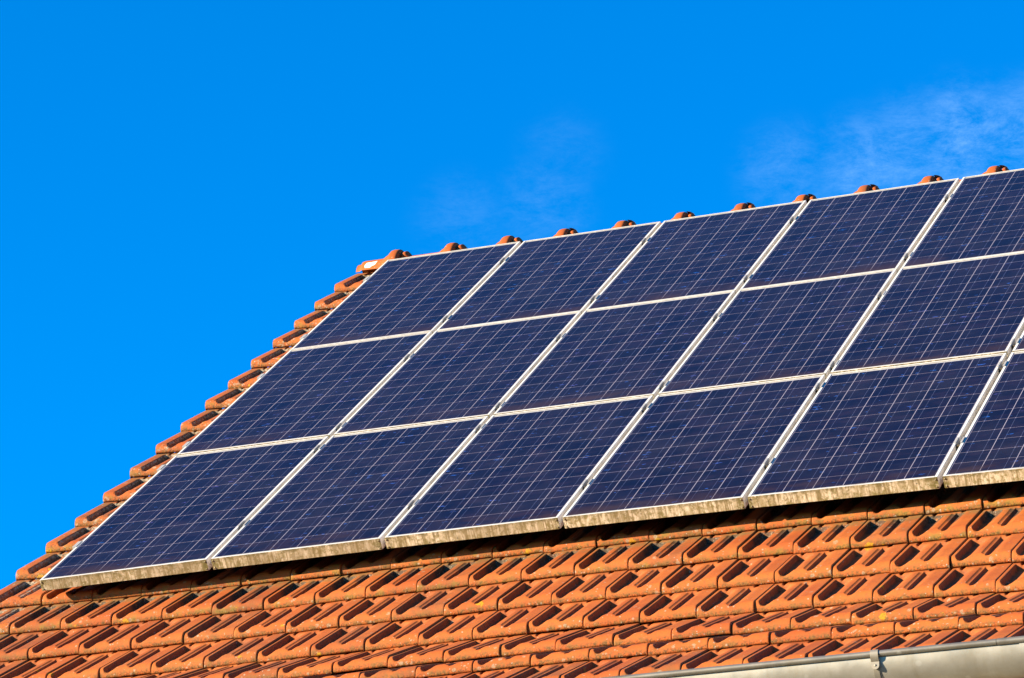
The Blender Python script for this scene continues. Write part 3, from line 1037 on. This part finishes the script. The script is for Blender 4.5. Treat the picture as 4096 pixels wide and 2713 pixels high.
def bracket_mesh(x):
    """flat strap: wraps the bead, then a round-ended tab in front of the gutter"""
    mb = MB()
    w = 0.0145
    cy, cz = GY - 0.004, GZ + 0.004
    r = b_r + 0.0022
    path = [(GY + 0.030, GZ + 0.004)]
    for t in np.linspace(math.radians(70), math.radians(190), 9):
        path.append((cy + math.cos(t) * r, cz + math.sin(t) * r))
    path += [(cy - r + 0.001, cz - 0.008), (cy - r + 0.0045, cz - 0.018), (GY - 0.0015, cz - 0.030)]
    th = 0.0016
    V = []
    for (y, z) in path:
        V.append((y, z))
    P = np.zeros((len(path), 4, 3))
    for a, (y, z) in enumerate(path):
        if a == 0:
            d = Vector((path[1][0] - y, path[1][1] - z))
        elif a == len(path) - 1:
            d = Vector((y - path[-2][0], z - path[-2][1]))
        else:
            d = Vector((path[a + 1][0] - path[a - 1][0], path[a + 1][1] - path[a - 1][1]))
        d.normalize()
        nx, nz = d.y, -d.x     # outward
        P[a, 0] = (x - w, y, z)
        P[a, 1] = (x + w, y, z)
        P[a, 2] = (x + w, y - nx * th * -1, z - nz * th * -1)
        P[a, 3] = (x - w, y - nx * th * -1, z - nz * th * -1)
    mb.grid(P, closed=True)
    # round-ended tab
    y0, z0 = path[-1]
    n = 16
    ring_f, ring_b = [], []
    for q in range(n + 1):
        t = math.pi + math.pi * q / n
        ring_f.append((x + math.cos(t) * w, y0 - 0.0032, z0 - 0.012 + math.sin(t) * w))
        ring_b.append((x + math.cos(t) * w, y0 + 0.0, z0 - 0.012 + math.sin(t) * w))
    top_f = [(x - w, y0 - 0.0032, z0 + 0.004), (x + w, y0 - 0.0032, z0 + 0.004)]
    top_b = [(x - w, y0, z0 + 0.004), (x + w, y0, z0 + 0.004)]
    vf = [top_f[0]] + ring_f + [top_f[1]]
    vb = [top_b[0]] + ring_b + [top_b[1]]
    V = vf + vb
    k = len(vf)
    F = [tuple(range(k)), tuple(range(2 * k - 1, k - 1, -1))]
    F += [(a, (a + 1) % k, k + (a + 1) % k, k + a) for a in range(k)]
    mb.add(V, F)
    mb.cyl((x, y0 - 0.0034, z0 - 0.012), (0, -1, 0), 0.0042, 0.0016, 12, 0.001)
    # strap that carries the gutter from below
    P = np.zeros((24, 4, 3))
    gy, gz = GY + GR, GZ - 0.002
    for a, t in enumerate(np.linspace(math.radians(196), math.radians(352), 24)):
        for c, (dx, rr) in enumerate(((-0.010, GR + 0.0006), (0.010, GR + 0.0006), (0.010, GR + 0.0042), (-0.010, GR + 0.0042))):
            P[a, c] = (x + dx, gy + math.cos(t) * rr, gz + math.sin(t) * rr)
    mb.grid(P, closed=True)
    return mb.mesh('bracket', smooth=True, auto=35)


for bx in (4.325, 3.22, 2.12, 1.02, 5.44):
    br = obj('bracket', bracket_mesh(bx), MAT['bracket'], gut if bx < JOINT else gut2)


# ------------------------------------------------------------------ solar panels
GAPX, GAPY = 0.0218, 0.0195
ROW_V = {0: -(PH + 0.014), 1: 0.0, 2: PH + 0.007}
OFFS = {0: 0.0, 1: 0.0, 2: 0.0}


def panel_origin(c, r):
    return c * (PW + GAPX) + OFFS[r], ROW_V[r]


ROWNAME = {0: 'bottom row above the bare tiles', 1: 'middle row', 2: 'top row under the ridge'}
COLNAME = ['at the gable end', 'second from the gable', 'third from the gable', 'fourth from the gable',
           'fifth from the gable', 'sixth from the gable']
LOOK = {(0, 0): 'its grimy lower edge overhanging the verge tiles', (1, 0): '', }


def panel(c, r):
    u, v = panel_origin(c, r)
    o3 = uneven([[u, v, 0.0]])[0]
    jn = rng.normal(0, 0.0007)
    M = M_ROOF @ Matrix.Translation((o3[0], o3[1], jn))
    lab = {0: 'solar panel in the bottom row above the bare tiles, ',
           1: 'blue solar panel in the middle row of the array, ',
           2: 'solar panel in the top row below the ridge, '}[r] + COLNAME[c]
    t = thing('solar_panel', lab, 'solar panel', M, 'solar panels in three rows on the roof')

    def wp(V):
        V = np.array(V, float)
        Q = V.copy()
        Q[:, 0] += u
        Q[:, 1] += v
        Q = uneven(Q)
        Q[:, 0] -= o3[0]
        Q[:, 1] -= o3[1]
        return Q

    mb = MB()
    ch = 0.0007
    mb.box(0, LIP, 0, PH, -PT, 0, ch)
    mb.box(PW - LIP, PW, 0, PH, -PT, 0, ch)
    mb.box(LIP + 0.0001, PW - LIP - 0.0001, 0.0002, LIP, -PT, -0.0002, ch)
    mb.box(LIP + 0.0001, PW - LIP - 0.0001, PH - LIP, PH - 0.0002, -PT, -0.0002, ch)
    # ribs of the extrusion on the long sides
    mb.box(-0.0012, 0.0004, 0.004, PH - 0.004, -0.030, -0.0285)
    mb.box(PW - 0.0004, PW + 0.0012, 0.004, PH - 0.004, -0.030, -0.0285)
    obj('frame', mb.mesh('frame', warp=wp), MAT['frame'], t, M)
    mb = MB()
    mb.box(LIP - 0.001, PW - LIP + 0.001, LIP - 0.001, PH - LIP + 0.001, -0.0085, -0.0022)
    me = mb.mesh('cell_sheet', warp=wp)
    V0 = np.array(mb.V, np.float32)
    for nm, ax in (('px', 0), ('py', 1)):
        me.attributes.new(nm, 'FLOAT', 'POINT').data.foreach_set('value', V0[:, ax].copy())
    obj('cell_sheet', me, MAT['cells'], t, M)
    if r == 0:
        for (sx, sz) in ((0.0075, -0.011), (0.0095, -0.044), (PW - 0.0085, -0.011), (PW - 0.0085, -0.044)):
            mb = MB()
            mb.cyl((sx, 0.0002, sz), (0, -1, 0), 0.0036, 0.0022, 12, 0.0014)
            obj('screw', mb.mesh('screw', warp=wp, smooth=True, auto=40), MAT['screw'], t, M)
    return t


for r in (0, 1, 2):
    for c in range(6):
        panel(c, r)

# ------------------------------------------------------------------ rails with clamps
RAILS = [(0, 0.430), (0, 1.425), (1, 0.140), (1, 1.175), (2, 0.215), (2, 1.240)]
RLAB = ['aluminium rail with clamps crossing low under the bottom panel row',
        'aluminium rail with clamps near the top of the bottom panel row',
        'aluminium rail with clamps at the foot of the middle panel row',
        'aluminium rail with clamps high under the middle panel row',
        'aluminium rail with clamps at the foot of the top panel row',
        'aluminium rail with clamps just below the ridge under the top panel row']
for (r, dy), lab in zip(RAILS, RLAB):
    v = ROW_V[r] + dy
    o3 = uneven([[0, v, 0.0]])[0]
    M = M_ROOF @ Matrix.Translation((o3[0], o3[1], 0))
    t = thing('mounting_rail', lab, 'mounting rail', M, 'mounting rails under the solar panels')

    def wp(V, v=v, o3=o3):
        V = np.array(V, float)
        V[:, 1] += v
        V = uneven(V)
        V[:, 0] -= o3[0]
        V[:, 1] -= o3[1]
        return V

    mb = MB()
    for q in range(12):
        xa_, xb_ = 0.010 + q * 0.412, 0.010 + (q + 1) * 0.412
        mb.box(xa_, xb_, -0.018, 0.018, -PT - 0.037, -PT - 0.0015)
    obj('rail', mb.mesh('rail', warp=wp), MAT['rail'], t, M)
    for c in range(6):
        x = (c * (PW + GAPX)) - GAPX / 2
        j = random.uniform(-0.006, 0.006)
        hl = 0.034
        mb = MB()
        if c == 0:
            # end clamp: hooks over the outer edge of the first panel
            xo = 0.0
            mb.box(xo - 0.0165, xo + 0.0045, -hl + j, hl + j, 0.0008, 0.0032, 0.0006)
            mb.box(xo - 0.0165, xo - 0.0030, -hl + j, hl + j, -PT, 0.0007)
            nm = 'end_clamp'
        else:
            half = GAPX / 2
            mb.box(x - half - 0.0065, x - half + 0.0022, -hl + j, hl + j, 0.0008, 0.0034, 0.0006)
            mb.box(x + half - 0.0022, x + half + 0.0065, -hl + j, hl + j, 0.0008, 0.0034, 0.0006)
            mb.box(x - half + 0.0006, x - half + 0.0024, -hl + j, hl + j, -0.026, 0.0007)
            mb.box(x + half - 0.0024, x + half - 0.0006, -hl + j, hl + j, -0.026, 0.0007)
            mb.box(x - half + 0.0025, x + half - 0.0025, -hl + j, hl + j, -0.026, -0.0236)
            mb.cyl((x, j, -0.0235), (0, 0, 1), 0.0058, 0.008, 8, 0.0008)
            nm = 'mid_clamp'
        cl = obj(nm, mb.mesh(nm, warp=wp), MAT['clamp'], t, M)
        if c > 0:
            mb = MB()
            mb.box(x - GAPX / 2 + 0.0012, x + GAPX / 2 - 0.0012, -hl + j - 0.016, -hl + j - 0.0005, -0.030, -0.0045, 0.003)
            obj('dark_pad', mb.mesh('dark_pad', warp=wp), MAT['dark_brown'], cl, M)  # dark brown block in the panel gap just below the clamp
print('objects', len(bpy.data.objects), 'sun el', round(math.degrees(sun_el), 1))
